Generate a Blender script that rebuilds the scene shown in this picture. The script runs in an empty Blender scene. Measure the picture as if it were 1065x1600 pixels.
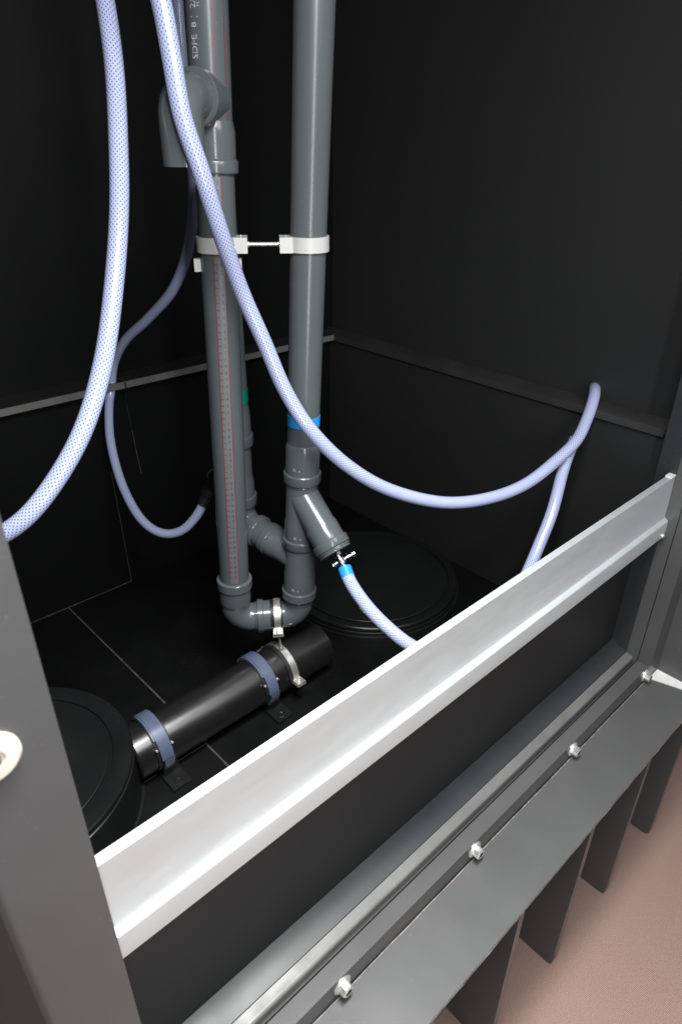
import bpy, bmesh, math, random
from mathutils import Vector, Matrix
random.seed(4)
S = bpy.context.scene
V = Vector
PI = math.pi

# ------------------------------------------------------------------ camera
cam_d = bpy.data.cameras.new('camera')
cam = bpy.data.objects.new('camera', cam_d)
S.collection.objects.link(cam)
S.camera = cam
cam_d.sensor_fit = 'VERTICAL'
cam_d.sensor_height = 36.0
cam_d.sensor_width = 24.0
cam_d.lens = 23.331
cam_d.clip_start = 0.02
cam_d.clip_end = 60
cam.matrix_world = Matrix(((0.73365545, 0.32570779, -0.59637581, 0.0),
                           (-0.67946834, 0.36262087, -0.63783139, 0.0),
                           (0.00851166, 0.87316696, 0.48734692, 1.36),
                           (0, 0, 0, 1)))
cam_d.dof.use_dof = True
cam_d.dof.focus_distance = 1.45
cam_d.dof.aperture_fstop = 7.0

# ------------------------------------------------------------------ light
W = bpy.data.worlds.new('World')
S.world = W
W.use_nodes = True
W.node_tree.nodes['Background'].inputs[0].default_value = (0.96, 0.98, 1.0, 1)
W.node_tree.nodes['Background'].inputs[1].default_value = 0.24


def area(name, loc, target, sx, sy, power, color=(1, 1, 1)):
    d = bpy.data.lights.new(name, 'AREA')
    d.shape = 'RECTANGLE'
    d.size, d.size_y, d.energy, d.color = sx, sy, power, color
    o = bpy.data.objects.new(name, d)
    S.collection.objects.link(o)
    o.location = loc
    o.rotation_euler = (V(target) - V(loc)).to_track_quat('-Z', 'Y').to_euler()
    return o


area('window_light', (-0.22, -1.10, 1.20), (0.92, 1.12, 1.05), 0.20, 2.0, 27, (0.97, 0.98, 1.0))
area('panel_light', (0.72, -0.95, 2.40), (0.85, 1.10, 0.40), 0.34, 0.9, 9, (1, 0.995, 0.985))
area('panel_light', (1.14, -0.95, 2.40), (0.90, 1.10, 0.40), 0.34, 0.9, 9, (1, 0.995, 0.985))
area('ceiling_light', (0.32, 0.10, 1.98), (0.56, 0.30, -0.2), 0.6, 0.4, 30, (1, 0.995, 0.98))
strip = area('plate_fill_light', (0.50, 0.34, 2.12), (0.54, 0.20, 0.0), 0.8, 0.16, 19, (1, 0.995, 0.98))  # fill added out of view to brighten step plate and bar, not a known lamp
strip.data.spread = math.radians(82)

S.view_settings.view_transform = 'Standard'
S.view_settings.look = 'None'
S.view_settings.exposure = 0
S.view_settings.gamma = 1
S.render.engine = 'CYCLES'


# ------------------------------------------------------------------ materials
def mat(name, color, rough=0.5, metal=0.0, spec=0.5, coat=0.0, bump=None, cvar=None, rvar=None):
    m = bpy.data.materials.new(name)
    m.use_nodes = True
    n, l = m.node_tree.nodes, m.node_tree.links
    b = n['Principled BSDF']
    b.inputs['Base Color'].default_value = (*color, 1)
    b.inputs['Roughness'].default_value = rough
    b.inputs['Metallic'].default_value = metal
    b.inputs['Specular IOR Level'].default_value = spec
    b.inputs['Coat Weight'].default_value = coat
    b.inputs['Coat Roughness'].default_value = 0.08
    tc = n.new('ShaderNodeTexCoord')

    def noise(scale, detail=4, sc=None):
        t = n.new('ShaderNodeTexNoise')
        t.inputs['Scale'].default_value = scale
        t.inputs['Detail'].default_value = detail
        if sc:
            mp = n.new('ShaderNodeMapping')
            mp.inputs['Scale'].default_value = sc
            l.new(tc.outputs['Object'], mp.inputs[0])
            l.new(mp.outputs[0], t.inputs['Vector'])
        else:
            l.new(tc.outputs['Object'], t.inputs['Vector'])
        return t
    if cvar:
        sc, amt = cvar[0], cvar[1]
        t = noise(sc, 5, cvar[2] if len(cvar) > 2 else None)
        r = n.new('ShaderNodeMapRange')
        r.inputs[1].default_value, r.inputs[2].default_value = 0.3, 0.7
        r.inputs[3].default_value, r.inputs[4].default_value = 1 - amt, 1 + amt
        l.new(t.outputs[0], r.inputs[0])
        mx = n.new('ShaderNodeVectorMath')
        mx.operation = 'SCALE'
        mx.inputs[0].default_value = color
        l.new(r.outputs[0], mx.inputs['Scale'])
        l.new(mx.outputs[0], b.inputs['Base Color'])
    if rvar:
        t = noise(rvar[0], 6, rvar[2] if len(rvar) > 2 else None)
        r = n.new('ShaderNodeMapRange')
        r.inputs[1].default_value, r.inputs[2].default_value = 0.3, 0.7
        r.inputs[3].default_value, r.inputs[4].default_value = rough - rvar[1], rough + rvar[1]
        l.new(t.outputs[0], r.inputs[0])
        l.new(r.outputs[0], b.inputs['Roughness'])
    if bump:
        t = noise(bump[0], 5, bump[2] if len(bump) > 2 else None)
        bp = n.new('ShaderNodeBump')
        bp.inputs['Strength'].default_value = bump[1]
        bp.inputs['Distance'].default_value = 0.001
        l.new(t.outputs[0], bp.inputs['Height'])
        l.new(bp.outputs[0], b.inputs['Normal'])
    return m


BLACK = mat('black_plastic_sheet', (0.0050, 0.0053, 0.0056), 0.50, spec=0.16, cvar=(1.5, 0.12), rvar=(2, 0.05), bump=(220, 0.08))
BLACKS = mat('black_sheet_baked_light', (0.0190, 0.0194, 0.0200), 0.50, spec=0.42, cvar=(1.5, 0.08), rvar=(2, 0.04), bump=(220, 0.08))  # black sheet toned lighter, the right wall's sheen put into the colour
BLACKF = mat('black_floor_plastic', (0.004, 0.0042, 0.0045), 0.42, spec=0.25, cvar=(4, 0.2), rvar=(7, 0.1), bump=(40, 0.15))
SEAM = mat('weld_seam_plastic', (0.07, 0.066, 0.058), 0.6, cvar=(60, 0.5))
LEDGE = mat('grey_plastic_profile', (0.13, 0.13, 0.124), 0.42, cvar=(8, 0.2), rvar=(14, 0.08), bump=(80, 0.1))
LEDGED = mat('charcoal_plastic_profile', (0.032, 0.032, 0.032), 0.42, cvar=(8, 0.2), rvar=(14, 0.08), bump=(80, 0.1))
FRAME = mat('dark_grey_powder_coat', (0.066, 0.0665, 0.068), 0.36, spec=0.5, cvar=(5, 0.08), rvar=(12, 0.05), bump=(300, 0.10))
SILL = mat('slate_grey_plastic', (0.020, 0.023, 0.025), 0.42, spec=0.5, cvar=(5, 0.08), rvar=(9, 0.06))
PANEL = mat('anthracite_sheet', (0.010, 0.010, 0.0105), 0.50, cvar=(4, 0.08))
SEAL = mat('rubber_seal_strip', (0.10, 0.10, 0.10), 0.42, cvar=(14, 0.14), rvar=(25, 0.08), bump=(60, 0.15))
DARK = mat('dark_gap_rubber', (0.008, 0.008, 0.008), 0.6)
EDGE = mat('cut_plastic_edge', (0.14, 0.13, 0.12), 0.6, cvar=(120, 0.45), bump=(200, 0.6))
PIPE = mat('grey_drain_plastic', (0.082, 0.096, 0.103), 0.25, spec=0.5, cvar=(6, 0.04))
FIT = mat('grey_moulded_fitting_plastic', (0.084, 0.098, 0.104), 0.18, spec=0.5, cvar=(6, 0.04))
PIPEB = mat('black_drain_pipe_plastic', (0.009, 0.009, 0.0095), 0.30, spec=0.9, rvar=(9, 0.05, (0.5, 3, 3)), bump=(80, 0.08))
LIDM = mat('black_lid_plastic', (0.0085, 0.009, 0.0095), 0.36, spec=0.4, cvar=(5, 0.2), rvar=(6, 0.1), bump=(30, 0.1))
WHITE = mat('white_clamp_plastic', (0.50, 0.50, 0.488), 0.38, cvar=(20, 0.04))
STEEL = mat('zinc_plated_steel', (0.78, 0.77, 0.74), 0.36, metal=0.85, cvar=(60, 0.15), rvar=(50, 0.1))
CHROME = mat('polished_chrome', (0.80, 0.80, 0.80), 0.12, metal=1.0)
RUBBER = mat('black_rubber', (0.012, 0.012, 0.012), 0.5)
BLUEG = mat('slate_blue_clamp_plastic', (0.085, 0.110, 0.175), 0.33, cvar=(20, 0.08))
TBLUE = mat('bright_blue_tape', (0.02, 0.30, 0.80), 0.35)
TGREEN = mat('green_tape', (0.0, 0.20, 0.15), 0.4)
RED = mat('red_scale_print', (0.19, 0.022, 0.032), 0.4)
DIG = mat('faded_digit_print', (0.10, 0.020, 0.028), 0.4, cvar=(200, 0.4))
FILM = mat('clear_scale_label', (0.118, 0.136, 0.142), 0.38)
PRINT = mat('pale_grey_print', (0.45, 0.46, 0.46), 0.45, cvar=(200, 0.5))
CREAM = mat('cream_washer_plastic', (0.60, 0.55, 0.47), 0.45)
WHITEM = mat('bare_white_metal_strip', (0.62, 0.62, 0.62), 0.35, cvar=(40, 0.1))

PIPEB.node_tree.nodes['Principled BSDF'].inputs['IOR'].default_value = 1.62



def specks(m, scale, thr, col, amt):
    """sparse dust and scuffs lying on the surface"""
    n, l = m.node_tree.nodes, m.node_tree.links
    b = n['Principled BSDF']
    tc = n['Texture Coordinate']
    a = n.new('ShaderNodeTexNoise')
    a.inputs['Scale'].default_value = scale
    a.inputs['Detail'].default_value = 3
    l.new(tc.outputs['Object'], a.inputs['Vector'])
    c = n.new('ShaderNodeTexNoise')
    c.inputs['Scale'].default_value = 3.5
    l.new(tc.outputs['Object'], c.inputs['Vector'])
    mr = n.new('ShaderNodeMapRange')
    mr.inputs[1].default_value, mr.inputs[2].default_value = thr, thr + 0.05
    l.new(a.outputs[0], mr.inputs[0])
    m2 = n.new('ShaderNodeMapRange')
    m2.inputs[1].default_value, m2.inputs[2].default_value = 0.42, 0.62
    m2.inputs[3].default_value, m2.inputs[4].default_value = 0.15, amt
    l.new(c.outputs[0], m2.inputs[0])
    mu = n.new('ShaderNodeMath')
    mu.operation = 'MULTIPLY'
    l.new(mr.outputs[0], mu.inputs[0])
    l.new(m2.outputs[0], mu.inputs[1])
    mx = n.new('ShaderNodeMix')
    mx.data_type = 'RGBA'
    l.new(mu.outputs[0], mx.inputs[0])
    if b.inputs['Base Color'].links:
        l.new(b.inputs['Base Color'].links[0].from_socket, mx.inputs[6])
    else:
        mx.inputs[6].default_value = b.inputs['Base Color'].default_value
    mx.inputs[7].default_value = (*col, 1)
    l.new(mx.outputs[2], b.inputs['Base Color'])


specks(FRAME, 260, 0.71, (0.26, 0.25, 0.24), 0.4)
specks(SILL, 260, 0.69, (0.25, 0.25, 0.24), 0.5)
specks(BLACKF, 240, 0.69, (0.12, 0.11, 0.10), 0.7)
specks(LIDM, 260, 0.69, (0.12, 0.12, 0.11), 0.6)
specks(PIPEB, 260, 0.70, (0.12, 0.12, 0.12), 0.5)
specks(SEAL, 180, 0.66, (0.30, 0.30, 0.30), 0.5)
specks(PIPE, 200, 0.70, (0.26, 0.27, 0.27), 0.4)


def alu_mat():
    m = mat('brushed_aluminium', (0.70, 0.745, 0.765), 0.44, metal=0.7, cvar=(9, 0.03, (0.8, 3, 3)),
            rvar=(14, 0.04, (1, 4, 4)), bump=(260, 0.05, (0.3, 4, 4)))
    return m


ALU = alu_mat()


def hose_mat(name, thread, gap, rough=0.16):
    m = mat(name, thread, rough, coat=0.7)
    n, l = m.node_tree.nodes, m.node_tree.links
    b = n['Principled BSDF']
    uv = n.new('ShaderNodeUVMap')
    sp = n.new('ShaderNodeSeparateXYZ')
    l.new(uv.outputs[0], sp.inputs[0])

    def M(op, a, bb, c=None):
        q = n.new('ShaderNodeMath')
        q.operation = op
        for i, x in enumerate((a, bb, c)):
            if x is None:
                continue
            if isinstance(x, (int, float)):
                q.inputs[i].default_value = x
            else:
                l.new(x, q.inputs[i])
        return q.outputs[0]
    u = M('MULTIPLY', sp.outputs[0], 118.0)
    v = M('MULTIPLY', sp.outputs[1], 14.0)
    a = M('FRACT', M('ADD', u, v), None)
    c = M('FRACT', M('SUBTRACT', v, u), None)
    # distance from strand centre, 0 on strand, .5 between
    da = M('ABSOLUTE', M('SUBTRACT', a, 0.5), None)
    dc = M('ABSOLUTE', M('SUBTRACT', c, 0.5), None)
    mn = M('MAXIMUM', da, dc)
    hole = n.new('ShaderNodeMapRange')
    hole.inputs[1].default_value, hole.inputs[2].default_value = 0.16, 0.27
    hole.inputs[3].default_value, hole.inputs[4].default_value = 1.0, 0.0
    l.new(mn, hole.inputs[0])
    mx = n.new('ShaderNodeMix')
    mx.data_type = 'RGBA'
    l.new(hole.outputs[0], mx.inputs[0])
    mx.inputs[6].default_value = (*thread, 1)
    mx.inputs[7].default_value = (*gap, 1)
    l.new(mx.outputs[2], b.inputs['Base Color'])
    b.inputs['Subsurface Weight'].default_value = 0.0
    return m


HOSE = hose_mat('braided_clear_hose', (0.44, 0.49, 0.70), (0.09, 0.12, 0.30))


def carpet_mat():
    m = mat('brown_woven_mat', (0.42, 0.30, 0.255), 0.85, spec=0.2)
    n, l = m.node_tree.nodes, m.node_tree.links
    b = n['Principled BSDF']
    tc = n['Texture Coordinate']
    outs = []
    for rot in (math.radians(4), math.radians(94)):
        mp = n.new('ShaderNodeMapping')
        mp.inputs['Rotation'].default_value = (0, 0, rot)
        l.new(tc.outputs['Object'], mp.inputs[0])
        w = n.new('ShaderNodeTexWave')
        w.inputs['Scale'].default_value = 105
        w.inputs['Distortion'].default_value = 0.25
        w.inputs['Detail'].default_value = 2
        l.new(mp.outputs[0], w.inputs['Vector'])
        outs.append(w.outputs['Fac'])
    mul = n.new('ShaderNodeMath')
    mul.operation = 'MULTIPLY'
    l.new(outs[0], mul.inputs[0])
    l.new(outs[1], mul.inputs[1])
    ns = n.new('ShaderNodeTexNoise')
    ns.inputs['Scale'].default_value = 260
    ns.inputs['Detail'].default_value = 6
    l.new(tc.outputs['Object'], ns.inputs['Vector'])
    ad = n.new('ShaderNodeMath')
    ad.operation = 'MULTIPLY_ADD'
    l.new(ns.outputs[0], ad.inputs[0])
    ad.inputs[1].default_value = 0.45
    l.new(mul.outputs[0], ad.inputs[2])
    cr = n.new('ShaderNodeValToRGB')
    cr.color_ramp.elements[0].position = 0.25
    cr.color_ramp.elements[0].color = (0.20, 0.122, 0.098, 1)
    cr.color_ramp.elements[1].position = 1.1
    cr.color_ramp.elements[1].color = (0.66, 0.485, 0.415, 1)
    l.new(ad.outputs[0], cr.inputs[0])
    l.new(cr.outputs[0], b.inputs['Base Color'])
    bp = n.new('ShaderNodeBump')
    bp.inputs['Strength'].default_value = 0.7
    bp.inputs['Distance'].default_value = 0.002
    l.new(mul.outputs[0], bp.inputs['Height'])
    l.new(bp.outputs[0], b.inputs['Normal'])
    return m


CARPET = carpet_mat()


# ------------------------------------------------------------------ helpers
def obj(name, bm, material, parent=None, angle=35, bev=0.0):
    if bev:
        bmesh.ops.bevel(bm, geom=[e for e in bm.edges if e.is_manifold and e.calc_face_angle(0) > 0.6],
                        offset=bev, segments=2, profile=0.6, affect='EDGES', clamp_overlap=True)
    bmesh.ops.recalc_face_normals(bm, faces=bm.faces)
    me = bpy.data.meshes.new(name)
    bm.to_mesh(me)
    bm.free()
    for p in me.polygons:
        p.use_smooth = True
    me.set_sharp_from_angle(angle=math.radians(angle))
    me.materials.append(material)
    o = bpy.data.objects.new(name, me)
    S.collection.objects.link(o)
    if parent:
        o.parent = parent
        o.matrix_parent_inverse = Matrix.Translation(-parent.location)
    return o


def thing(name, label, cat, loc, group=None):
    o = bpy.data.objects.new(name, None)
    o.empty_display_size = 0.05
    S.collection.objects.link(o)
    o.location = loc
    o['label'] = label
    o['category'] = cat
    if group:
        o['group'] = group
    return o


def tag(o, label, cat, group=None):
    o['label'] = label
    o['category'] = cat
    if group:
        o['group'] = group
    return o


def struct(o):
    o['kind'] = 'structure'
    return o


def box(bm, x0, x1, y0, y1, z0, z1):
    vs = [bm.verts.new((x, y, z)) for x in (x0, x1) for y in (y0, y1) for z in (z0, z1)]
    for f in ((0, 1, 3, 2), (4, 6, 7, 5), (0, 4, 5, 1), (2, 3, 7, 6), (0, 2, 6, 4), (1, 5, 7, 3)):
        bm.faces.new([vs[i] for i in f])


def mkbox(name, b, m, parent=None, bev=0.0015):
    bm = bmesh.new()
    box(bm, *b)
    return obj(name, bm, m, parent, bev=bev)


def prism_x(bm, prof, x0, x1):
    """extrude a closed YZ outline along X"""
    a = [bm.verts.new((x0, y, z)) for y, z in prof]
    b = [bm.verts.new((x1, y, z)) for y, z in prof]
    n = len(prof)
    bm.faces.new(a)
    bm.faces.new(b[::-1])
    for i in range(n):
        bm.faces.new((a[i], a[(i + 1) % n], b[(i + 1) % n], b[i]))


def prism(bm, pts, d):
    """extrude a closed 3D outline by vector d"""
    a = [bm.verts.new(p) for p in pts]
    b = [bm.verts.new(V(p) + V(d)) for p in pts]
    n = len(pts)
    bm.faces.new(a)
    bm.faces.new(b[::-1])
    for i in range(n):
        bm.faces.new((a[i], a[(i + 1) % n], b[(i + 1) % n], b[i]))


def frame_of(d):
    d = V(d).normalized()
    h = V((0, 0, 1)) if abs(d.z) < 0.9 else V((1, 0, 0))
    x = h.cross(d).normalized()
    return x, d.cross(x), d


def lathe(bm, p0, d, prof, seg=56, cap=True, a0=0.0, a1=2 * PI):
    """revolve (distance along d, radius) pairs about the axis through p0"""
    x, y, d = frame_of(d)
    p0 = V(p0)
    full = abs(a1 - a0 - 2 * PI) < 1e-6
    rings = []
    cnt = seg if full else seg + 1
    for t, r in prof:
        ring = []
        for i in range(cnt):
            a = a0 + (a1 - a0) * i / seg
            ring.append(bm.verts.new(p0 + d * t + (x * math.cos(a) + y * math.sin(a)) * r))
        rings.append(ring)
    for j in range(len(rings) - 1):
        for i in range(seg):
            k = (i + 1) % cnt
            bm.faces.new((rings[j][i], rings[j][k], rings[j + 1][k], rings[j + 1][i]))
    if cap and full:
        bm.faces.new(rings[0][::-1])
        bm.faces.new(rings[-1])


def smooth_path(pts, step=0.008):
    P = [V(p) for p in pts]
    P = [P[0] * 2 - P[1]] + P + [P[-1] * 2 - P[-2]]
    out = []
    for i in range(1, len(P) - 2):
        n = max(2, int((P[i + 1] - P[i]).length / step))
        a, b, c, d = P[i - 1], P[i], P[i + 1], P[i + 2]
        for k in range(n):
            t = k / n
            out.append(0.5 * ((2 * b) + (c - a) * t + (2 * a - 5 * b + 4 * c - d) * t * t + (3 * b - a - 3 * c + d) * t ** 3))
    out.append(P[-2])
    for _ in range(6):
        out = [out[0]] + [(out[i - 1] + out[i] * 2 + out[i + 1]) / 4 for i in range(1, len(out) - 1)] + [out[-1]]
    return out


def tube(bm, path, r, seg=28, cap=True, uv=False, close_r=None):
    n = len(path)
    rings = []
    t0 = (path[1] - path[0]).normalized()
    x, y, _ = frame_of(t0)
    L = [0.0]
    for i in range(n):
        t = (path[min(i + 1, n - 1)] - path[max(i - 1, 0)]).normalized()
        q = t0.rotation_difference(t)
        x = q @ x
        x = (x - t * x.dot(t)).normalized()
        y = t.cross(x)
        t0 = t
        rr = r[i] if isinstance(r, list) else r
        rings.append([bm.verts.new(path[i] + (x * math.cos(2 * PI * k / seg) + y * math.sin(2 * PI * k / seg)) * rr) for k in range(seg)])
        if i:
            L.append(L[-1] + (path[i] - path[i - 1]).length)
    lay = bm.loops.layers.uv.verify() if uv else None
    for i in range(n - 1):
        for k in range(seg):
            f = bm.faces.new((rings[i][k], rings[i][(k + 1) % seg], rings[i + 1][(k + 1) % seg], rings[i + 1][k]))
            if uv:
                for lp, c in zip(f.loops, ((L[i], k / seg), (L[i], (k + 1) / seg), (L[i + 1], (k + 1) / seg), (L[i + 1], k / seg))):
                    lp[lay].uv = c
    if cap:
        bm.faces.new(rings[0][::-1])
        bm.faces.new(rings[-1])


def arc_pts(c, u, w, r, a0, a1, n):
    return [V(c) + (V(u) * math.cos(a0 + (a1 - a0) * i / n) + V(w) * math.sin(a0 + (a1 - a0) * i / n)) * r for i in range(n + 1)]


def band(bm, c, axis, ref, r0, r1, w, a0, a1, seg=40):
    """a flat strap: part of a ring of rectangular section round the axis"""
    ax = V(axis).normalized()
    u = (V(ref) - ax * V(ref).dot(ax)).normalized()
    v = ax.cross(u)
    c = V(c)
    full = abs(abs(a1 - a0) - 2 * PI) < 1e-6
    cnt = seg if full else seg + 1
    R = []
    for i in range(cnt):
        a = a0 + (a1 - a0) * i / seg
        e = u * math.cos(a) + v * math.sin(a)
        R.append([bm.verts.new(c + e * r + ax * s) for r, s in ((r0, -w / 2), (r1, -w / 2), (r1, w / 2), (r0, w / 2))])
    for i in range(seg):
        k = (i + 1) % cnt
        for j in range(4):
            bm.faces.new((R[i][j], R[i][(j + 1) % 4], R[k][(j + 1) % 4], R[k][j]))
    if not full:
        bm.faces.new(R[0])
        bm.faces.new(R[-1][::-1])


def obox(bm, c, ex, ey, ez, sx, sy, sz):
    """box with its own axes, full sizes sx sy sz"""
    c, ex, ey, ez = V(c), V(ex).normalized(), V(ey).normalized(), V(ez).normalized()
    vs = [bm.verts.new(c + ex * sx * i / 2 + ey * sy * j / 2 + ez * sz * k / 2) for i in (-1, 1) for j in (-1, 1) for k in (-1, 1)]
    for f in ((0, 1, 3, 2), (4, 6, 7, 5), (0, 4, 5, 1), (2, 3, 7, 6), (0, 2, 6, 4), (1, 5, 7, 3)):
        bm.faces.new([vs[i] for i in f])


# ------------------------------------------------------------------ setting: floors and chamber shell
bm = bmesh.new()
box(bm, -6, 8, -6, 8, -0.75, -0.70)
struct(obj('floor', bm, CARPET))

shell_z = 2.25
bm = bmesh.new()
box(bm, -0.16, 1.76, 0.60, 1.96, -0.03, 0.0)
struct(obj('chamber_floor', bm, BLACKF))
# back wall: lower sheet, upper sheet set back above the ledge
bm = bmesh.new()
box(bm, -0.16, 1.76, 1.907, 1.95, 0.001, 0.70)
box(bm, -0.16, 1.86, 1.972, 2.0, 0.702, shell_z)
struct(obj('back_wall', bm, BLACK))
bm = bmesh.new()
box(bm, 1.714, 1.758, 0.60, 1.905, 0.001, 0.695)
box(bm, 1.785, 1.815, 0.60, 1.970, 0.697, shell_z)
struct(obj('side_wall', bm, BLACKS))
bm = bmesh.new()
box(bm, -0.16, -0.12, 0.60, 1.905, 0.001, shell_z)
struct(obj('left_side_wall', bm, BLACK))


def cord(name, pts, r, m, step=0.02):
    bm = bmesh.new()
    tube(bm, smooth_path(pts, step), r, 8)
    return obj(name, bm, m)


def wobble(a, b, n, amp):
    a, b = V(a), V(b)
    return [a.lerp(b, i / n) + V((random.uniform(-amp, amp), random.uniform(-amp, amp), random.uniform(-amp, amp) * 0.3)) for i in range(n + 1)]


for a, b, r, lab in (
        ((0.5485, 1.900, 0.0005), (0.574, 1.00, 0.0005), 0.0026, 'fine pale weld seam running across the black chamber floor behind the black pipe'),
        ((0.3, 1.110, 0.0003), (0.566, 1.112, 0.0003), 0.0012, 'short faint seam on the chamber floor in front of the black pipe'),
        ((-0.1, 1.9055, 0.001), (0.776, 1.9055, 0.001), 0.0012, 'thin pale seam where the back wall meets the chamber floor'),
        ((0.776, 1.906, 0.002), (0.772, 1.906, 0.43), 0.0012, 'thin upright seam in the lower back wall rising from the floor'),
        ((0.871, 1.906, 0.39), (0.856, 1.906, 0.695), 0.0012, 'faint upright seam in the back wall hanging below the ledge')):
    bm = bmesh.new()
    tube(bm, smooth_path(wobble(a, b, 14, 0.0007), 0.02), r, 8)
    tag(obj('weld_seam', bm, SEAM), lab, 'seam', 'weld seams in the black chamber')

bm = bmesh.new()
box(bm, -0.16, 1.86, 0.50, 2.0, shell_z + 0.001, shell_z + 0.03)
struct(obj('chamber_ceiling', bm, BLACK))

# ledges
t = thing('ledge', 'plastic ledge with painted-in lit front and shaded top along the back wall behind the left pipes', 'ledge', (0.8, 1.92, 0.7045))
bm = bmesh.new()
box(bm, -0.118, 1.700, 1.8712, 1.971, 0.7050, 0.7195)
obj('ledge_top_shaded', bm, BLACKS, t, bev=0.0005)  # darker top: the shade on it is put into the colour
bm = bmesh.new()
box(bm, -0.118, 1.700, 1.8670, 1.8710, 0.7000, 0.7200)
obj('ledge_front_lit', bm, LEDGE, t, bev=0.0006)  # lighter front: the light falling on it is put into the colour
bm = bmesh.new()
box(bm, 1.702, 1.784, 0.602, 1.971, 0.697, 0.7175)
tag(obj('ledge', bm, LEDGED, bev=0.0012), 'dark plastic ledge along the right wall with a hose hooked over it', 'ledge')

# ------------------------------------------------------------------ round lids


def lid(name, label, cx, cy, ri, ro, h=0.0):
    t = thing(name, label, 'lid', (cx, cy, 0), 'round black lids in the chamber floor')
    bm = bmesh.new()
    k = ro - ri
    prof = [(0.0005, ro + 0.006), (0.006, ro + 0.006), (0.007, ro - 0.001)]
    if h:
        prof += [(h, ro - 0.002)]
    prof += [(h + a, b) for a, b in ((0.018, ro - 0.001), (0.0195, ro - 0.004), (0.0245, ro - 0.0035), (0.026, ro - 0.0015),
             (0.034, ro - 0.003), (0.037, ro - 0.006), (0.0375, ro - k * 0.45), (0.0375, ri + 0.009), (0.036, ri + 0.006), (0.031, ri + 0.0055), (0.031, ri + 0.001))]
    lathe(bm, (cx, cy, 0), (0, 0, 1), prof, 128)
    obj('rim', bm, LIDM, t, angle=28)
    bm = bmesh.new()
    lathe(bm, (cx, cy, h + 0.031), (0, 0, 1), [(0.0, ri), (0.0062, ri), (0.0075, ri - 0.002), (0.0075, 0.01)], 128)
    obj('cover_plate', bm, LIDM, t, angle=28)
    return t


lid('round_lid', 'round black screw lid on the chamber floor under the wye fitting, partly behind the hose', 1.392, 1.337, 0.267, 0.303)
lid('round_lid', 'round black lid on the chamber floor half hidden by the left post', 0.1455, 1.2145, 0.214, 0.2660, 0.112)

# ------------------------------------------------------------------ black horizontal pipe
BC = V((0, 1.14, 0.080))
t = thing('drain_pipe', 'thick black pipe lying on the chamber floor between the two round lids', 'pipe', (0.74, 1.14, 0.0))
bm = bmesh.new()
lathe(bm, (0.386, 1.14, 0.080), (1, 0, 0), [(0, 0.0635), (0.001, 0.0645), (0.596, 0.0645), (0.600, 0.061)], 72)
obj('pipe_body', bm, PIPEB, t)
bm = bmesh.new()
lathe(bm, (0.3835, 1.14, 0.080), (1, 0, 0), [(0, 0.060), (0.0022, 0.0630)], 72)
obj('end_cap', bm, RUBBER, t)


def blue_clamp(x, label):
    t = thing('pipe_clamp', label, 'clamp', (x, 1.14, 0.0), 'slate blue clamps on the black pipe')
    c = (x, 1.14, 0.080)
    up = (0, 0, 1)
    # axis +X, angle grows from +Z towards -Y
    bm = bmesh.new()
    band(bm, c, (1, 0, 0), up, 0.0685, 0.0765, 0.030, math.radians(-62), math.radians(86), 44)
    obj('upper_strap', bm, BLUEG, t, bev=0.0012)
    bm = bmesh.new()
    band(bm, (x - 0.0115, 1.14, 0.080), (1, 0, 0), up, 0.0655, 0.0745, 0.016, math.radians(-64), math.radians(44), 36)
    obj('inner_flange', bm, BLUEG, t, bev=0.001)
    bm = bmesh.new()
    band(bm, (x + 0.0035, 1.14, 0.080), (1, 0, 0), up, 0.0685, 0.0755, 0.026, math.radians(88), math.radians(128), 16)
    obj('lower_strap', bm, BLUEG, t, bev=0.001)
    bm = bmesh.new()
    band(bm, (x, 1.14, 0.080), (1, 0, 0), up, 0.0650, 0.0683, 0.042, 0, 2 * PI, 56)
    obj('rubber_lining', bm, RUBBER, t)
    for s in (-0.021, 0.021):
        bm = bmesh.new()
        a = math.radians(62)
        p = V((x + s * 0.95, 1.14 - math.sin(a) * 0.069, 0.080 + math.cos(a) * 0.069))
        lathe(bm, p, (0, -math.sin(a), math.cos(a)), [(0, 0.0035), (0.005, 0.0035), (0.006, 0.0025)], 12)
        obj('screw', bm, STEEL, t)
    bm = bmesh.new()
    obox(bm, (x + 0.012, 1.065, 0.005), (1, 0, 0), (0, 1, 0), (0, 0, 1), 0.050, 0.060, 0.008)
    obox(bm, (x + 0.012, 1.097, 0.022), (1, 0, 0), (0, 1, 0), (0, 0, 1), 0.040, 0.020, 0.030)
    obj('foot_bracket', bm, LIDM, t, bev=0.0015)
    bm = bmesh.new()
    lathe(bm, (x + 0.012, 1.055, 0.0085), (0, 0, 1), [(0, 0.012), (0.003, 0.0115), (0.003, 0.007), (0.001, 0.0065)], 6)
    obj('bolt', bm, PIPEB, t)
    return t


blue_clamp(0.447, 'slate blue pipe clamp on the black pipe beside the left round lid')
blue_clamp(0.762, 'slate blue pipe clamp on the black pipe beside the steel clamp below the pipe bend')

# ------------------------------------------------------------------ grey pipes
TIP = 2.2


def axis_pt(a, b, z):
    a, b = V(a), V(b)
    return a.lerp(b, (z - a.z) / (b.z - a.z))


RA, RB = V((0.9492, 1.0961, 1.5712)), V((0.9076, 1.1309, 0.313))
LA, LB = V((0.8009, 1.2088, 1.5714)), V((0.7702, 1.2285, 0.3313))
KA, KB = V((0.8785, 1.3375, 2.0)), V((0.8785, 1.3375, 0.45))
PR_ = 0.0375


def along(A, B, prof):
    """profile given as (z, radius) from the top down -> lathe input"""
    top = axis_pt(A, B, prof[0][0])
    d = (B - A).normalized()
    sc = 1 / abs(d.z)
    return top, d, [((prof[0][0] - z) * sc, r) for z, r in prof]


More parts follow.
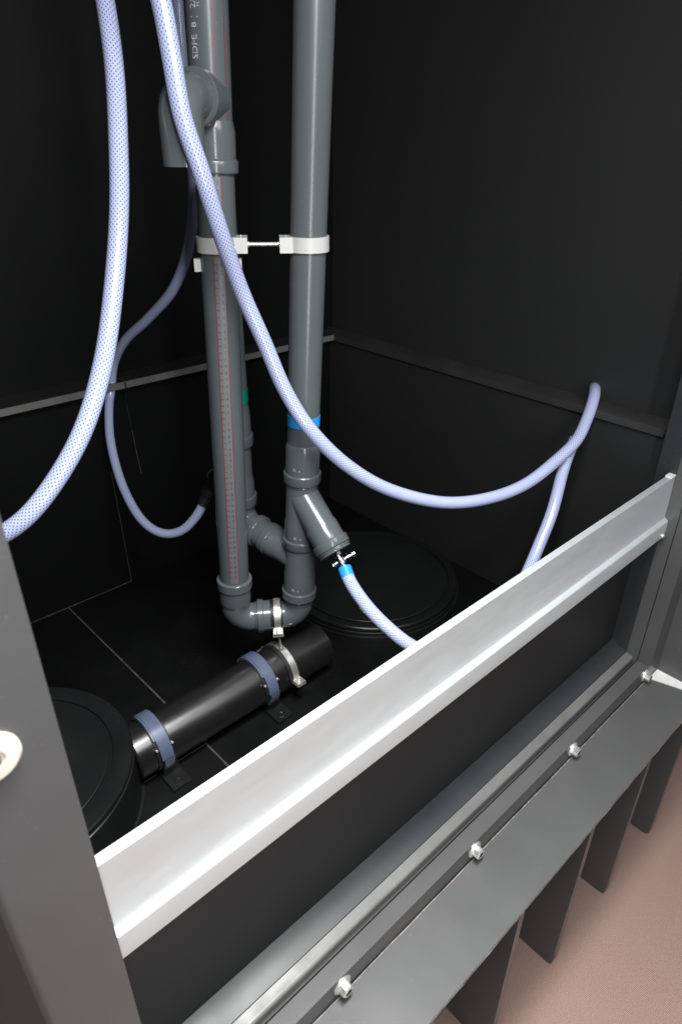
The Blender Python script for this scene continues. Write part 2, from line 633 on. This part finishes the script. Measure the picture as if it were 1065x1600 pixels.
def stack(name, A, B, prof, parent, m=None, seg=64, angle=28):
    m = m or (PIPE if name == 'pipe_body' else FIT)
    bm = bmesh.new()
    p, d, pf = along(A, B, prof)
    lathe(bm, p, d, pf, seg)
    return obj(name, bm, m, parent, angle=angle)


def socket_prof(z1, z0, lip=0.0075):
    """push-fit socket: flare at z1, bead ring with mouth at z0 (z1 and z0 in drawing order, top first)"""
    return [(z1, 0.0375), (z1 - 0.012, 0.0408), (z0 + 0.0265, 0.0408), (z0 + 0.0245, 0.0437), (z0 + 0.022, 0.0450),
            (z0 + 0.003, 0.0450), (z0, 0.0437), (z0, 0.0378)]


def elbow(name, c, d_in, d_out, rb, parent, r=0.0375, lead_in=0.03, lead_out=0.03):
    """pipe bend: arrives travelling along d_in, leaves along d_out, corner at c"""
    d_in, d_out, c = V(d_in).normalized(), V(d_out).normalized(), V(c)
    ang = d_in.angle(d_out)
    tl = rb * math.tan(ang / 2)
    s = c - d_in * tl
    e = c + d_out * tl
    nrm = (d_out - d_in * d_out.dot(d_in)).normalized()
    cen = s + nrm * rb
    pts = [s - d_in * lead_in]
    for i in range(21):
        a = ang * i / 20
        pts.append(cen + (-nrm * math.cos(a) + d_in * math.sin(a)) * rb)
    pts.append(e + d_out * lead_out)
    bm = bmesh.new()
    tube(bm, pts, r, 56)
    return obj(name, bm, FIT, parent, angle=40)


def text_on_pipe(items, A, B, r, ang0, m, name, parent, ref=(0, 0, 1)):
    """items: (string, z, size, along_rot, angle) wrapped round the pipe; angle measured from the direction of the camera side, + to the right"""
    d = (A - B).normalized()
    to = V((-0.62, -0.78, 0))
    f = (to - d * to.dot(d)).normalized()
    rt = f.cross(d) * -1
    if rt.dot(V((0.73, -0.68, 0))) < 0:
        rt = -rt
    bmo = bmesh.new()
    for s, z, size, rot, ang in items:
        cu = bpy.data.curves.new('t', 'FONT')
        cu.body = s
        cu.size = size
        cu.align_x = 'CENTER'
        cu.align_y = 'CENTER'
        cu.resolution_u = 2
        ob = bpy.data.objects.new('t', cu)
        S.collection.objects.link(ob)
        dg = bpy.context.evaluated_depsgraph_get()
        me = bpy.data.meshes.new_from_object(ob.evaluated_get(dg))
        b2 = bmesh.new()
        b2.from_mesh(me)
        ca, sa = math.cos(rot), math.sin(rot)
        c0 = axis_pt(A, B, z)
        for v in b2.verts:
            x, y = v.co.x * ca - v.co.y * sa, v.co.x * sa + v.co.y * ca
            th = ang + x / r
            v.co = c0 + d * y + (f * math.cos(th) + rt * math.sin(th)) * r
        tmp = bpy.data.meshes.new('x')
        b2.to_mesh(tmp)
        b2.free()
        bmo.from_mesh(tmp)
        bpy.data.objects.remove(ob)
        bpy.data.curves.remove(cu)
        bpy.data.meshes.remove(me)
        bpy.data.meshes.remove(tmp)
    return obj(name, bmo, m, parent)


def strip_on_pipe(bm, A, B, r, z1, z0, a0, a1, n=6):
    d = (A - B).normalized()
    to = V((-0.62, -0.78, 0))
    f = (to - d * to.dot(d)).normalized()
    rt = d.cross(f)
    if rt.dot(V((0.73, -0.68, 0))) < 0:
        rt = -rt
    P0, P1 = axis_pt(A, B, z0), axis_pt(A, B, z1)
    rows = []
    for i in range(n + 1):
        th = a0 + (a1 - a0) * i / n
        e = (f * math.cos(th) + rt * math.sin(th)) * r
        rows.append((bm.verts.new(P0 + e), bm.verts.new(P1 + e)))
    for i in range(n):
        bm.faces.new((rows[i][0], rows[i + 1][0], rows[i + 1][1], rows[i][1]))


D = math.radians
GRP = 'upright grey drain pipes'
# trap geometry
TZ = 0.237
TL = axis_pt(LA, LB, TZ)
TR = axis_pt(RA, RB, TZ)
U = (TR - TL).normalized()
dL = (LB - LA).normalized()
dR = (RB - RA).normalized()

# ---- left pipe
t = thing('drain_pipe', 'grey upright pipe on the left with a red measuring scale printed down it', 'pipe', (0.77, 1.228, 0.2), GRP)
stack('pipe_body', LA, LB, [(TIP, PR_), (0.345, PR_)], t)
stack('coupling', LA, LB, [(1.392, 0.0378), (1.390, 0.0385), (1.373, 0.0418), (1.330, 0.0418), (1.3280, 0.0445),
                           (1.326, 0.0455), (1.308, 0.0455), (1.3055, 0.0440), (1.3055, 0.0378)], t)
stack('socket', LA, LB, [(0.367, 0.0378), (0.3665, 0.0435), (0.365, 0.0455), (0.343, 0.0455), (0.340, 0.0435), (0.338, 0.0412),
                         (0.300, 0.0412), (0.296, 0.0405), (0.290, 0.0385), (0.285, 0.0375)], t)
elbow('elbow', TL, dL, U, 0.042, t, lead_in=0.035, lead_out=0.015)
# socket ring of the elbow's horizontal leg
bm = bmesh.new()
Lh = (TR - TL).length
lathe(bm, TL + U * 0.050, U, [(0, 0.0378), (0.001, 0.0400), (0.003, 0.0405), (0.0035, 0.0390), (0.006, 0.0390), (0.0065, 0.0432), (0.008, 0.0450),
                              (0.021, 0.0450), (0.023, 0.0435), (0.0235, 0.0410), (0.042, 0.0408), (0.047, 0.0378)], 64)
obj('coupling', bm, FIT, t, angle=28)
# tee branch and hanging elbow at the top
BZ = 1.425
b0 = axis_pt(LA, LB, BZ)
bd = V((-0.86, -0.51, 0)).normalized()
bm = bmesh.new()
lathe(bm, b0, bd, [(0, 0.0400), (0.048, 0.0405), (0.0485, 0.0450), (0.050, 0.0465), (0.067, 0.0465), (0.0695, 0.0450), (0.0695, 0.0378), (0.078, 0.0378)], 64)
obj('tee_branch', bm, FIT, t, angle=28)
elbow('elbow', b0 + bd * 0.122, bd, (0, 0, -1), 0.0385, t, r=0.0378, lead_in=0.015, lead_out=0.067)
# printed scale
a0, a1 = D(-11), D(22)
bm = bmesh.new()
strip_on_pipe(bm, LA, LB, 0.03775, 1.300, 0.373, a0, a1)
obj('scale_label', bm, FILM, t)
bm = bmesh.new()
for aa in (a0, a1):
    strip_on_pipe(bm, LA, LB, 0.03785, 1.300, 0.373, aa - D(1.3), aa + D(1.3), 2)
    strip_on_pipe(bm, LA, LB, 0.03785, 1.70, 1.392, aa + D(30) - D(1.3), aa + D(30) + D(1.3), 2)
z = 1.29
items = []
k = 0
dz = 0.0147
while z > 0.385:
    strip_on_pipe(bm, LA, LB, 0.03788, z + 0.0009, z - 0.0009, a0, a0 + D(12), 3)
    items.append((str((63 - k) % 10), z, 0.0120, 0.0, (a0 + a1) / 2 + D(5.5)))
    z -= dz
    k += 1
obj('scale_lines', bm, RED, t)
text_on_pipe(items, LA, LB, 0.0379, 0, DIG, 'scale_digits', t)
text_on_pipe([('SDFE  8 |  2/0,8', 1.535, 0.0165, D(90), D(-33)), ('H | T  L  L', 1.575, 0.0085, D(90), D(-18))], LA, LB, 0.0379, 0, PRINT, 'pipe_marking', t)

# ---- right pipe
t = thing('drain_pipe', 'tall grey upright pipe on the right with a bright blue tape band above a wye', 'pipe', (0.905, 1.133, 0.2), GRP)
stack('pipe_body', RA, RB, [(TIP, PR_), (0.30, PR_)], t)
bm = bmesh.new()
p, d, pf = along(RA, RB, [(0.811, 0.0376), (0.8108, 0.0382), (0.7862, 0.0382), (0.786, 0.0376)])
lathe(bm, p, d, pf, 64)
obj('tape_band', bm, TBLUE, t)
stack('coupling', RA, RB, [(0.7415, 0.0376), (0.7405, 0.0385), (0.731, 0.0412), (0.6660, 0.0412), (0.6655, 0.0440), (0.663, 0.0458), (0.644, 0.0458),
                           (0.640, 0.0442), (0.6395, 0.0385), (0.635, 0.0385)], t)
w = stack('wye_fitting', RA, RB, [(0.637, 0.0395), (0.634, 0.0405), (0.631, 0.0388), (0.540, 0.0388), (0.528, 0.0412), (0.482, 0.0412), (0.4815, 0.0440), (0.479, 0.0455),
                                  (0.461, 0.0455), (0.458, 0.0440), (0.4575, 0.0385)], t)
stack('tee_fitting', RA, RB, [(0.4565, 0.0395), (0.455, 0.0398), (0.388, 0.0398), (0.375, 0.0418), (0.323, 0.0418), (0.3225, 0.0445), (0.320, 0.0460),
                              (0.300, 0.0460), (0.297, 0.0440), (0.2965, 0.0395), (0.285, 0.0390), (0.280, 0.0380)], t)
elbow('elbow', TR, dR, -U, 0.042, t, lead_in=0.030, lead_out=0.055)
# wye branch, 45 degrees down towards the opening
wa = axis_pt(RA, RB, 0.606)
rgt, twd = V((0.812, -0.583, 0)), V((-0.63, -0.777, 0))
ph = D(50)
hh = (rgt * math.cos(ph) + twd * math.sin(ph)).normalized()
wd = (hh * 0.7071 + V((0, 0, -0.7071))).normalized()
bm = bmesh.new()
lathe(bm, wa, wd, [(0.0, 0.0385), (0.088, 0.0385), (0.098, 0.0412), (0.136, 0.0412), (0.1362, 0.0440), (0.139, 0.0458), (0.154, 0.0458), (0.157, 0.0445), (0.1572, 0.0420)], 72)
obj('wye_branch', bm, FIT, t, angle=28)
bm = bmesh.new()
lathe(bm, wa + wd * 0.157, wd, [(0, 0.0415), (0.0015, 0.0405), (0.002, 0.0432), (0.005, 0.0432), (0.0055, 0.0410), (0.008, 0.0410), (0.0085, 0.0420), (0.0115, 0.0415), (0.012, 0.036), (0.009, 0.035), (0.009, 0.006)], 72)
obj('end_plug', bm, FIT, t, angle=28)
# moulded marks on the collars
for zz, aa in ((0.690, D(-28)), (0.503, D(-20)), (0.346, D(-24))):
    text_on_pipe([('K', zz - 0.006, 0.012, 0, aa), ('x', zz - 0.007, 0.009, 0, aa + D(17))], RA, RB, 0.0422, 0, PRINT, 'moulded_mark', t)

# ---- rear pipe
t = thing('drain_pipe', 'grey pipe mostly hidden behind the scale pipe, with a green tape band', 'pipe', (0.8785, 1.3375, 0.4), GRP)
stack('pipe_body', KA, KB, [(1.30, PR_), (0.47, PR_)], t)
stack('tape_band', KA, KB, [(0.826, 0.0376), (0.8258, 0.0383), (0.795, 0.0383), (0.7945, 0.0376)], t, m=TGREEN)
stack('coupling', KA, KB, [(0.785, 0.0376), (0.755, 0.0410), (0.707, 0.0412), (0.7065, 0.0440), (0.704, 0.0455), (0.680, 0.0455), (0.677, 0.0440), (0.6765, 0.0385)], t)
stack('socket', KA, KB, [(0.590, 0.0376), (0.575, 0.0405), (0.535, 0.0408), (0.5345, 0.0440), (0.532, 0.0455), (0.508, 0.0455), (0.505, 0.0440), (0.5045, 0.0385)], t)
KC = V((0.8785, 1.3375, 0.452))
KJ = axis_pt(RA, RB, 0.412)
kd = (KJ - KC).normalized()
elbow('elbow', KC, (0, 0, -1), kd, 0.045, t, lead_in=0.02, lead_out=0.02)
kl = (KJ - KC).length
bm = bmesh.new()
lathe(bm, KC + kd * 0.052, kd, [(0, 0.038), (0.001, 0.0425), (0.003, 0.0445), (0.018, 0.0445), (0.020, 0.0430), (0.021, 0.0400), (0.045, 0.0400),
                                (0.046, 0.0430), (0.048, 0.0448), (0.066, 0.0448), (0.068, 0.0432), (0.090, 0.0410), (0.098, 0.0378), (kl - 0.052, 0.0375)], 64)
obj('coupling', bm, FIT, t, angle=28)

# ------------------------------------------------------------------ white double clamp
cz = 1.1785
cl, cr = axis_pt(LA, LB, cz), axis_pt(RA, RB, cz)
cu_ = V((cr.x - cl.x, cr.y - cl.y, 0))
gap = cu_.length
cu_.normalize()
cp = V((0, 0, 1)).cross(cu_)
t = thing('pipe_clamp', 'white double pipe clamp joined by a steel rod between the two upright pipes', 'clamp', (cl + cr) / 2)
for c, s in ((cl, 1), (cr, -1)):
    bm = bmesh.new()
    band(bm, c, (0, 0, 1), cu_, 0.0380, 0.0430, 0.029, 0, 2 * PI, 64)
    obj('clamp_ring', bm, WHITE, t, bev=0.0008)
    bm = bmesh.new()
    obox(bm, c + cu_ * s * 0.0455 - cp * 0.010, cu_, cp, (0, 0, 1), 0.026, 0.046, 0.0292)
    blk = obj('clamp_block', bm, WHITE, t, bev=0.001)
    for q in (-0.018, 0.004):
        bm = bmesh.new()
        lathe(bm, c + cu_ * s * 0.0455 + cp * q + V((0, 0, 0.0146)), (0, 0, 1), [(0, 0.0022), (0.0012, 0.0020)], 10)
        obj('screw', bm, STEEL, blk)
bm = bmesh.new()
pa, pb = cl + cu_ * 0.0585 - cp * 0.010, cr - cu_ * 0.0585 - cp * 0.010
L_ = (pb - pa).length
lathe(bm, pa, pb - pa, [(0, 0.0062), (0.003, 0.0062), (0.0031, 0.0042), (L_ - 0.0031, 0.0042), (L_ - 0.003, 0.0062), (L_, 0.0062)], 16)
obj('threaded_rod', bm, STEEL, t)

cz2 = 1.140
c2 = axis_pt(LA, LB, cz2)
t = thing('pipe_clip', 'open white clip hugging the scale pipe from behind just under the double clamp', 'clip', c2)
bm = bmesh.new()
band(bm, c2, (0, 0, 1), -cp if False else cp, 0.0382, 0.0432, 0.024, D(-118), D(112), 48)
obj('clip_jaw', bm, WHITE, t, bev=0.0008)
bm = bmesh.new()
fc = V((-0.62, -0.78, 0)).normalized()
rt_ = V((0.78, -0.62, 0)).normalized()
obox(bm, c2 - rt_ * 0.0435 + fc * 0.012, rt_, fc, (0, 0, 1), 0.009, 0.014, 0.0245)
obj('clip_lug', bm, WHITE, t, bev=0.001)
bm = bmesh.new()
obox(bm, c2 + rt_ * 0.0425 + fc * 0.004, rt_, fc, (0, 0, 1), 0.007, 0.020, 0.0245)
obj('clip_lug', bm, WHITE, t, bev=0.001)

# ------------------------------------------------------------------ steel clamps joining the trap to the black pipe
t = thing('pipe_clamp', 'rubber lined steel clamps with a short rod holding the pipe bend above the black pipe', 'clamp', (0.862, 1.165, 0.15))
tc = TL + U * (Lh * 0.640)
fcam = V((0, 0, 1)).cross(U)
if fcam.dot(V((-0.6, -0.8, 0))) < 0:
    fcam = -fcam
bm = bmesh.new()
band(bm, tc, U, fcam, 0.0378, 0.0425, 0.032, 0, 2 * PI, 56)
obj('rubber_lining', bm, RUBBER, t, bev=0.0008)
bm = bmesh.new()
band(bm, tc + U * 0.002, U, fcam, 0.0426, 0.0446, 0.0175, 0, 2 * PI, 56)
obj('upper_strap', bm, STEEL, t, bev=0.0005)
lug = tc + fcam * 0.040 + V((0, 0, -0.030)) + U * 0.002
bm = bmesh.new()
obox(bm, lug, U, fcam, (0, 0, 1), 0.026, 0.018, 0.003)
obox(bm, lug + V((0, 0, -0.0065)), U, fcam, (0, 0, 1), 0.028, 0.019, 0.0035)
obox(bm, lug + V((0, 0, 0.0075)) - fcam * 0.004, U, fcam, (0, 0, 1), 0.024, 0.006, 0.014)
obj('clamp_flange', bm, STEEL, t, bev=0.0007)
bm = bmesh.new()
lathe(bm, lug + V((0, 0, 0.0015)), (0, 0, 1), [(0, 0.0052), (0.0035, 0.0052), (0.0045, 0.0035)], 6)
obj('bolt', bm, STEEL, t)
bx = 0.838
bt = V((bx, 1.14 - 0.012, 0.080 + 0.0705))
bm = bmesh.new()
q0 = lug + V((0, 0, -0.008)) - fcam * 0.012
lathe(bm, bt, q0 - bt, [(0, 0.0062), (0.006, 0.0062), (0.0062, 0.0042), (0.012, 0.0042), (0.0122, 0.0034), ((q0 - bt).length, 0.0034)], 14)
obj('threaded_rod', bm, STEEL, t)
bm = bmesh.new()
band(bm, (bx, 1.14, 0.080), (1, 0, 0), (0, 0, 1), 0.0646, 0.0690, 0.034, D(-92), D(92), 48)
obj('rubber_lining', bm, RUBBER, t, bev=0.0008)
bm = bmesh.new()
band(bm, (bx + 0.003, 1.14, 0.080), (1, 0, 0), (0, 0, 1), 0.0691, 0.0711, 0.0185, D(-90), D(90), 48)
obj('lower_strap', bm, STEEL, t, bev=0.0005)
for s in (-1, 1):
    bm = bmesh.new()
    c = V((bx + 0.003, 1.14 + s * 0.082, 0.082))
    obox(bm, c, (1, 0, 0), (0, 1, 0), (0, 0, 1), 0.026, 0.025, 0.003)
    obox(bm, c + V((0, 0, -0.006)), (1, 0, 0), (0, 1, 0), (0, 0, 1), 0.027, 0.026, 0.003)
    fl = obj('clamp_flange', bm, STEEL, t, bev=0.0007)
    bm = bmesh.new()
    lathe(bm, c + V((0, 0, -0.012)), (0, 0, 1), [(0, 0.003), (0.028, 0.003), (0.0285, 0.002)], 12)
    obj('screw', bm, STEEL, fl)

# ------------------------------------------------------------------ valve on the wye plug
vt = wa + wd * 0.166
t = thing('valve', 'small chrome drain valve screwed into the plugged wye branch', 'valve', vt)
x_, y_, _ = frame_of(wd)
bm = bmesh.new()
lathe(bm, vt, wd, [(0, 0.0111), (0.0117, 0.0111)], 6)
lathe(bm, vt + wd * 0.0117, wd, [(0, 0.0078), (0.0039, 0.0078), (0.0065, 0.0117), (0.0156, 0.0130), (0.0247, 0.0117), (0.0273, 0.0088), (0.0364, 0.0088), (0.0390, 0.0107), (0.0429, 0.0107), (0.0442, 0.0088)], 20)
obj('valve_body', bm, CHROME, t)
side = (rgt - wd * rgt.dot(wd)).normalized()
vc = vt + wd * 0.0273
bm = bmesh.new()
lathe(bm, vc, side, [(0.0078, 0.0065), (0.0182, 0.0065), (0.0185, 0.0094), (0.0247, 0.0094), (0.0254, 0.0059), (0.0312, 0.0059), (0.0319, 0.0107), (0.0390, 0.0101), (0.0403, 0.0078)], 14)
obj('handle', bm, CHROME, t)
bm = bmesh.new()
lathe(bm, vc, -side, [(0.0078, 0.0059), (0.0156, 0.0059), (0.0159, 0.0084), (0.0234, 0.0078)], 12)
lathe(bm, vc - side * 0.0182, wd.cross(side), [(-0.0130, 0.0029), (0.0130, 0.0029)], 8)
obj('side_screw', bm, CHROME, t)
vend = vt + wd * 0.050

# ------------------------------------------------------------------ hoses
HG = 'braided blue-white hoses'


def hose(label, pts, r, step=0.006, loc=None):
    path = smooth_path(pts, step)
    bm = bmesh.new()
    tube(bm, path, r, 32, uv=True)
    t = thing('hose', label, 'hose', loc or path[len(path) // 2], HG)
    obj('hose_tube', bm, HOSE, t, angle=80)
    return t, path


hose('thick braided hose hanging free at the far left, curving down to the left post',
     [(0.656, 1.308, 1.617), (0.646, 1.275, 1.562), (0.622, 1.226, 1.469), (0.589, 1.179, 1.367), (0.549, 1.132, 1.256), (0.501, 1.092, 1.145),
      (0.451, 1.06, 1.043), (0.398, 1.042, 0.955), (0.344, 1.04, 0.885), (0.28, 1.049, 0.82), (0.228, 1.071, 0.784), (0.172, 1.104, 0.758), (0.09, 1.16, 0.73)], 0.016)
hose('long braided hose sweeping in front of both upright pipes to the right ledge',
     [(0.640, 1.150, 1.66), (0.654, 1.136, 1.594), (0.662, 1.124, 1.548), (0.664, 1.112, 1.474), (0.666, 1.100, 1.395), (0.686, 1.088, 1.312), (0.716, 1.096, 1.229), (0.770, 1.116, 1.108),
      (0.807, 1.098, 1.002), (0.838, 1.072, 0.896), (0.88, 1.035, 0.802), (0.96, 1.001, 0.705), (1.059, 0.958, 0.627), (1.183, 0.896, 0.574), (1.306, 0.848, 0.56),
      (1.423, 0.813, 0.575), (1.532, 0.793, 0.62), (1.610, 0.788, 0.655), (1.667, 0.799, 0.693), (1.705, 0.810, 0.727), (1.740, 0.825, 0.747), (1.770, 0.842, 0.752), (1.805, 0.862, 0.744)], 0.016)
t, path = hose('braided hose with a blue tape end, looping from chrome valve behind the aluminium board',
               [(1.622, 0.797, 0.655), (1.602, 0.797, 0.625), (1.56, 0.785, 0.580), (1.476, 0.751, 0.497), (1.397, 0.733, 0.418), (1.307, 0.71, 0.359), (1.204, 0.68, 0.317),
                (1.078, 0.68, 0.287), (0.985, 0.705, 0.313), (0.925, 0.750, 0.352), (0.903, 0.815, 0.386), (0.903, 0.880, 0.410), (0.912, 0.940, 0.436), tuple(vend - wd * 0.004)], 0.0160)
bm = bmesh.new()
tp = [p for p in path if (p - path[-1]).length < 0.030]
tube(bm, tp, 0.0168, 32)
obj('tape_band', bm, TBLUE, t)
t, path = hose('thinner shaded hose falling behind the scale pipe and looping below the back ledge',
               [(0.955, 1.553, 1.689), (0.947, 1.541, 1.622), (0.937, 1.527, 1.53), (0.919, 1.498, 1.408), (0.891, 1.45, 1.27), (0.875, 1.466, 1.148), (0.866, 1.545, 1.037),
                (0.852, 1.674, 0.942), (0.836, 1.791, 0.866), (0.829, 1.868, 0.794), (0.821, 1.889, 0.745), (0.812, 1.889, 0.705), (0.785, 1.868, 0.655), (0.746, 1.806, 0.573), (0.722, 1.721, 0.474),
                (0.717, 1.623, 0.401), (0.734, 1.542, 0.378), (0.77, 1.488, 0.392), (0.806, 1.457, 0.438), (0.834, 1.448, 0.482)], 0.0130)
bm = bmesh.new()
cd = (path[-1] - path[-8]).normalized()
lathe(bm, path[-1] - cd * 0.012, cd, [(0, 0.0135), (0, 0.017), (0.028, 0.017), (0.030, 0.020), (0.05, 0.020)], 24)
obj('hose_cuff', bm, RUBBER, t)
# black outlet with a grey edge ring behind the scale pipe
e0 = V((0.8698, 1.4211, 0.5499))
ed = V((-0.72, -0.50, -0.28)).normalized()
t = thing('outlet_socket', 'black round outlet with a thin grey edge showing behind the scale pipe', 'pipe outlet', e0)
bm = bmesh.new()
lathe(bm, e0 - ed * 0.08, ed, [(0, 0.032), (0.08, 0.032), (0.08, 0.024), (0.06, 0.024)], 40)
obj('outlet_body', bm, RUBBER, t)
bm = bmesh.new()
lathe(bm, e0, ed, [(-0.006, 0.0322), (-0.006, 0.0345), (0.0, 0.0345), (0.001, 0.0318)], 40, cap=False)
obj('edge_ring', bm, FIT, t)

bm = bmesh.new()
tube(bm, smooth_path([(0.795, 1.925, 0.7275), (0.8155, 1.905, 0.7265), (0.8355, 1.885, 0.7265), (0.8445, 1.8665, 0.7235), (0.847, 1.8645, 0.712), (0.847, 1.866, 0.70), (0.850, 1.885, 0.685), (0.856, 1.903, 0.64), (0.862, 1.9035, 0.55)], 0.004), 0.0022, 10)
tag(obj('cable', bm, RUBBER), 'thin black cable lying over the back ledge beside the shaded hose', 'cable')

# ------------------------------------------------------------------ front frame
F = thing('door_frame', 'dark grey door frame with posts, sill, outer step plate and ribs below it', 'frame', (0.85, 0.46, -0.70))
XR = 1.670
XL = 0.100
# front panel of the chamber
mkbox('front_panel', (XL - 0.1, XR + 0.04, 0.586, 0.5995, 0.03, 0.548), PANEL, F)
bm = bmesh.new()
prism_x(bm, [(0.5355, -0.02), (0.5355, 0.0380), (0.5845, 0.0545), (0.5850, 0.0545), (0.5850, -0.02)], 0.0, XR)
obj('sill', bm, SILL, F, bev=0.0006)
bm = bmesh.new()
# rounded seal strip then dark slot
pr = [(0.5345, 0.0), (0.5345, 0.0365)]
for i in range(9):
    a = D(90 + i * 11.25)
    pr.append((0.5210 + math.cos(a) * 0.009, 0.0275 + math.sin(a) * 0.0055))
pr += [(0.5120, 0.0)]
prism_x(bm, pr, 0.0, XR)
obj('seal_strip', bm, SEAL, F)
mkbox('sill_bar', (0.0, XR, 0.4650, 0.4985, -0.0295, 0.0250), FRAME, F, bev=0.0012)
mkbox('slot_liner', (0.0, XR, 0.4988, 0.5118, -0.02, 0.013), DARK, F, bev=0)
mkbox('slot_lip', (0.0, XR, 0.5035, 0.5048, 0.0132, 0.0215), FRAME, F, bev=0.0004)


def post(x0, x1, parent):
    P = mkbox('post', (x0, x1, 0.4600, 0.4970, -0.0293, shell_z), FRAME, parent, bev=0.0018)
    mkbox('post_liner', (x0 + 0.0008, x1 - 0.0008, 0.4972, 0.4998, -0.02, shell_z), DARK, P, bev=0)
    mkbox('post_rebate', (x0 + 0.0004, x1, 0.5000, 0.5340, -0.0285, shell_z), FRAME, P, bev=0.0012)
    mkbox('post_inner_trim', (x0 + 0.0006, x1, 0.5343, 0.5855, 0.0, shell_z), SILL, P, bev=0.0015)
    return P


post(XR, XR + 0.075, F)
lp = mkbox('post', (0.0125, 0.0975, 0.4400, 0.4970, -0.0293, shell_z), FRAME, F, bev=0.003)
mkbox('post_rebate', (0.0125, 0.0975, 0.4990, 0.5180, -0.0285, shell_z), FRAME, lp, bev=0.0012)
wc = V((0.0440, 0.4398, 0.944))
bm = bmesh.new()
lathe(bm, wc, (0, -1, 0), [(0, 0.0235), (0.003, 0.0235), (0.0055, 0.0205), (0.0062, 0.011), (0.0045, 0.0095), (0.0035, 0.0092)], 48)
ws = obj('washer', bm, CREAM, lp)
bm = bmesh.new()
lathe(bm, wc + V((0, -0.0035, 0)), (0, -1, 0), [(0, 0.0075), (0.003, 0.0075), (0.0045, 0.0055), (0.0047, 0.001)], 24)
obj('screw', bm, LEDGE, ws)
# dark side cheek left of the post
mkbox('side_cheek', (-0.055, -0.028, 0.350, 0.5200, -0.70, 1.2), FRAME, F, bev=0.003)
mkbox('inner_cheek', (-0.024, 0.0120, 0.400, 0.5200, -0.70, shell_z), DARK, F, bev=0.002)
# side panel right of the post
mkbox('side_panel', (XR + 0.0755, XR + 0.092, 0.18, 0.4960, -0.0292, shell_z), FRAME, F, bev=0.0015)
bm = bmesh.new()
prism(bm, [(1.690, 0.459, -0.0297), (1.7445, 0.459, -0.0297), (1.7445, 0.20, -0.0297), (1.725, 0.20, -0.0297), (1.717, 0.372, -0.0297)], (0, 0, 0.0035))
obj('base_strip', bm, WHITEM, F, bev=0.0008)
# step plate
bm = bmesh.new()
box(bm, -0.024, 1.98, 0.3215, 0.4620, -0.0400, -0.0300)
pl = obj('step_plate', bm, FRAME, F, bev=0.0008)
bm = bmesh.new()
n = 160
top = []
for i in range(n + 1):
    x = -0.023 + i * (2.0 / n)
    top.append((x, random.uniform(-0.0006, 0.0006)))
for i in range(n):
    x0, j0 = top[i]
    x1, j1 = top[i + 1]
    a = [bm.verts.new(p) for p in ((x0, 0.3213, -0.0312 + j0), (x1, 0.3213, -0.0312 + j1), (x1, 0.3200 + j1, -0.0345), (x0, 0.3200 + j0, -0.0345),
                                   (x1, 0.3213, -0.0405 + j1), (x0, 0.3213, -0.0405 + j0))]
    bm.faces.new(a[:4])
    bm.faces.new((a[3], a[2], a[4], a[5]))
bmesh.ops.remove_doubles(bm, verts=bm.verts, dist=1e-5)
obj('cut_edge', bm, EDGE, pl)
# weld bead at the foot of the bar
bm = bmesh.new()
tube(bm, smooth_path(wobble((0.0, 0.4615, -0.0295), (XR, 0.4615, -0.0295), 90, 0.0009), 0.01), 0.0016, 8)
obj('weld_bead', bm, EDGE, pl)

# ribs
def rib_mesh():
    bm = bmesh.new()
    r = 0.018
    y0, y1, z0, z1 = 0.334, 0.470, -0.6985, -0.0402
    pts = [(y1, z1), (y0, z1)]
    for i in range(7):
        a = D(180 + i * 15)
        pts.append((y0 + r + math.cos(a) * r, z0 + r + math.sin(a) * r))
    pts.append((y1, z0))
    prism_x(bm, pts, 0.0, 0.022)
    return bm


rib = obj('rib', rib_mesh(), FRAME, F, bev=0.0022)
xs = [0.243, 0.546, 0.849, 1.152, 1.455, 1.758]
rib.location = (xs[0], 0, 0)
for x in xs[1:]:
    c = rib.copy()
    S.collection.objects.link(c)
    c.location = (x, 0, 0)
mkbox('skirt', (-0.02, 1.98, 0.4705, 0.4860, -0.6990, -0.0410), FRAME, F, bev=0)

# hex flange bolts on the bar
def bolt():
    bm = bmesh.new()
    c = (0, 0.4648, 0.0)
    lathe(bm, c, (0, -1, 0), [(0, 0.0205), (0.0018, 0.0205), (0.0022, 0.0180), (0.0026, 0.0182), (0.0045, 0.0172), (0.0056, 0.0135)], 36)
    lathe(bm, c, (0, -1, 0), [(0.0054, 0.0134), (0.0170, 0.0134), (0.0188, 0.0112)], 6)
    lathe(bm, c, (0, -1, 0), [(0.0187, 0.0098), (0.0194, 0.0090), (0.0188, 0.0070)], 20)
    return obj('bolt', bm, STEEL, F, angle=25)


b = bolt()
bxs = [0.449, 0.8465, 1.2575, 1.6605]
b.location = (bxs[0], 0, -0.0015)
for x in bxs[1:]:
    c = b.copy()
    S.collection.objects.link(c)
    c.location = (x, 0, -0.0015)

# ------------------------------------------------------------------ aluminium board
t = thing('barrier_board', 'bright aluminium board laid slanting across the door opening between the posts', 'board', (0.88, 0.53, 0.446))
prof = [(0.5500, 0.6215), (0.5362, 0.6215), (0.5352, 0.6205), (0.5344, 0.5780), (0.5332, 0.5020), (0.5325, 0.5000), (0.5250, 0.4945), (0.5228, 0.4920), (0.5220, 0.4880),
        (0.5222, 0.4470), (0.5230, 0.4455), (0.5500, 0.4455)]
bm = bmesh.new()
prism_x(bm, prof, 0.015, 1.6692)
obj('board', bm, ALU, t, angle=20)
bm = bmesh.new()
lathe(bm, (1.657, 0.5222, 0.452), (0, -1, 0), [(0, 0.0065), (0.003, 0.0065), (0.005, 0.004)], 12)
obj('screw', bm, STEEL, t)
bm = bmesh.new()
box(bm, 1.6450, 1.6690, 0.5340, 0.5520, 0.6216, 0.6240)
obj('end_clip', bm, WHITEM, t, bev=0.0005)
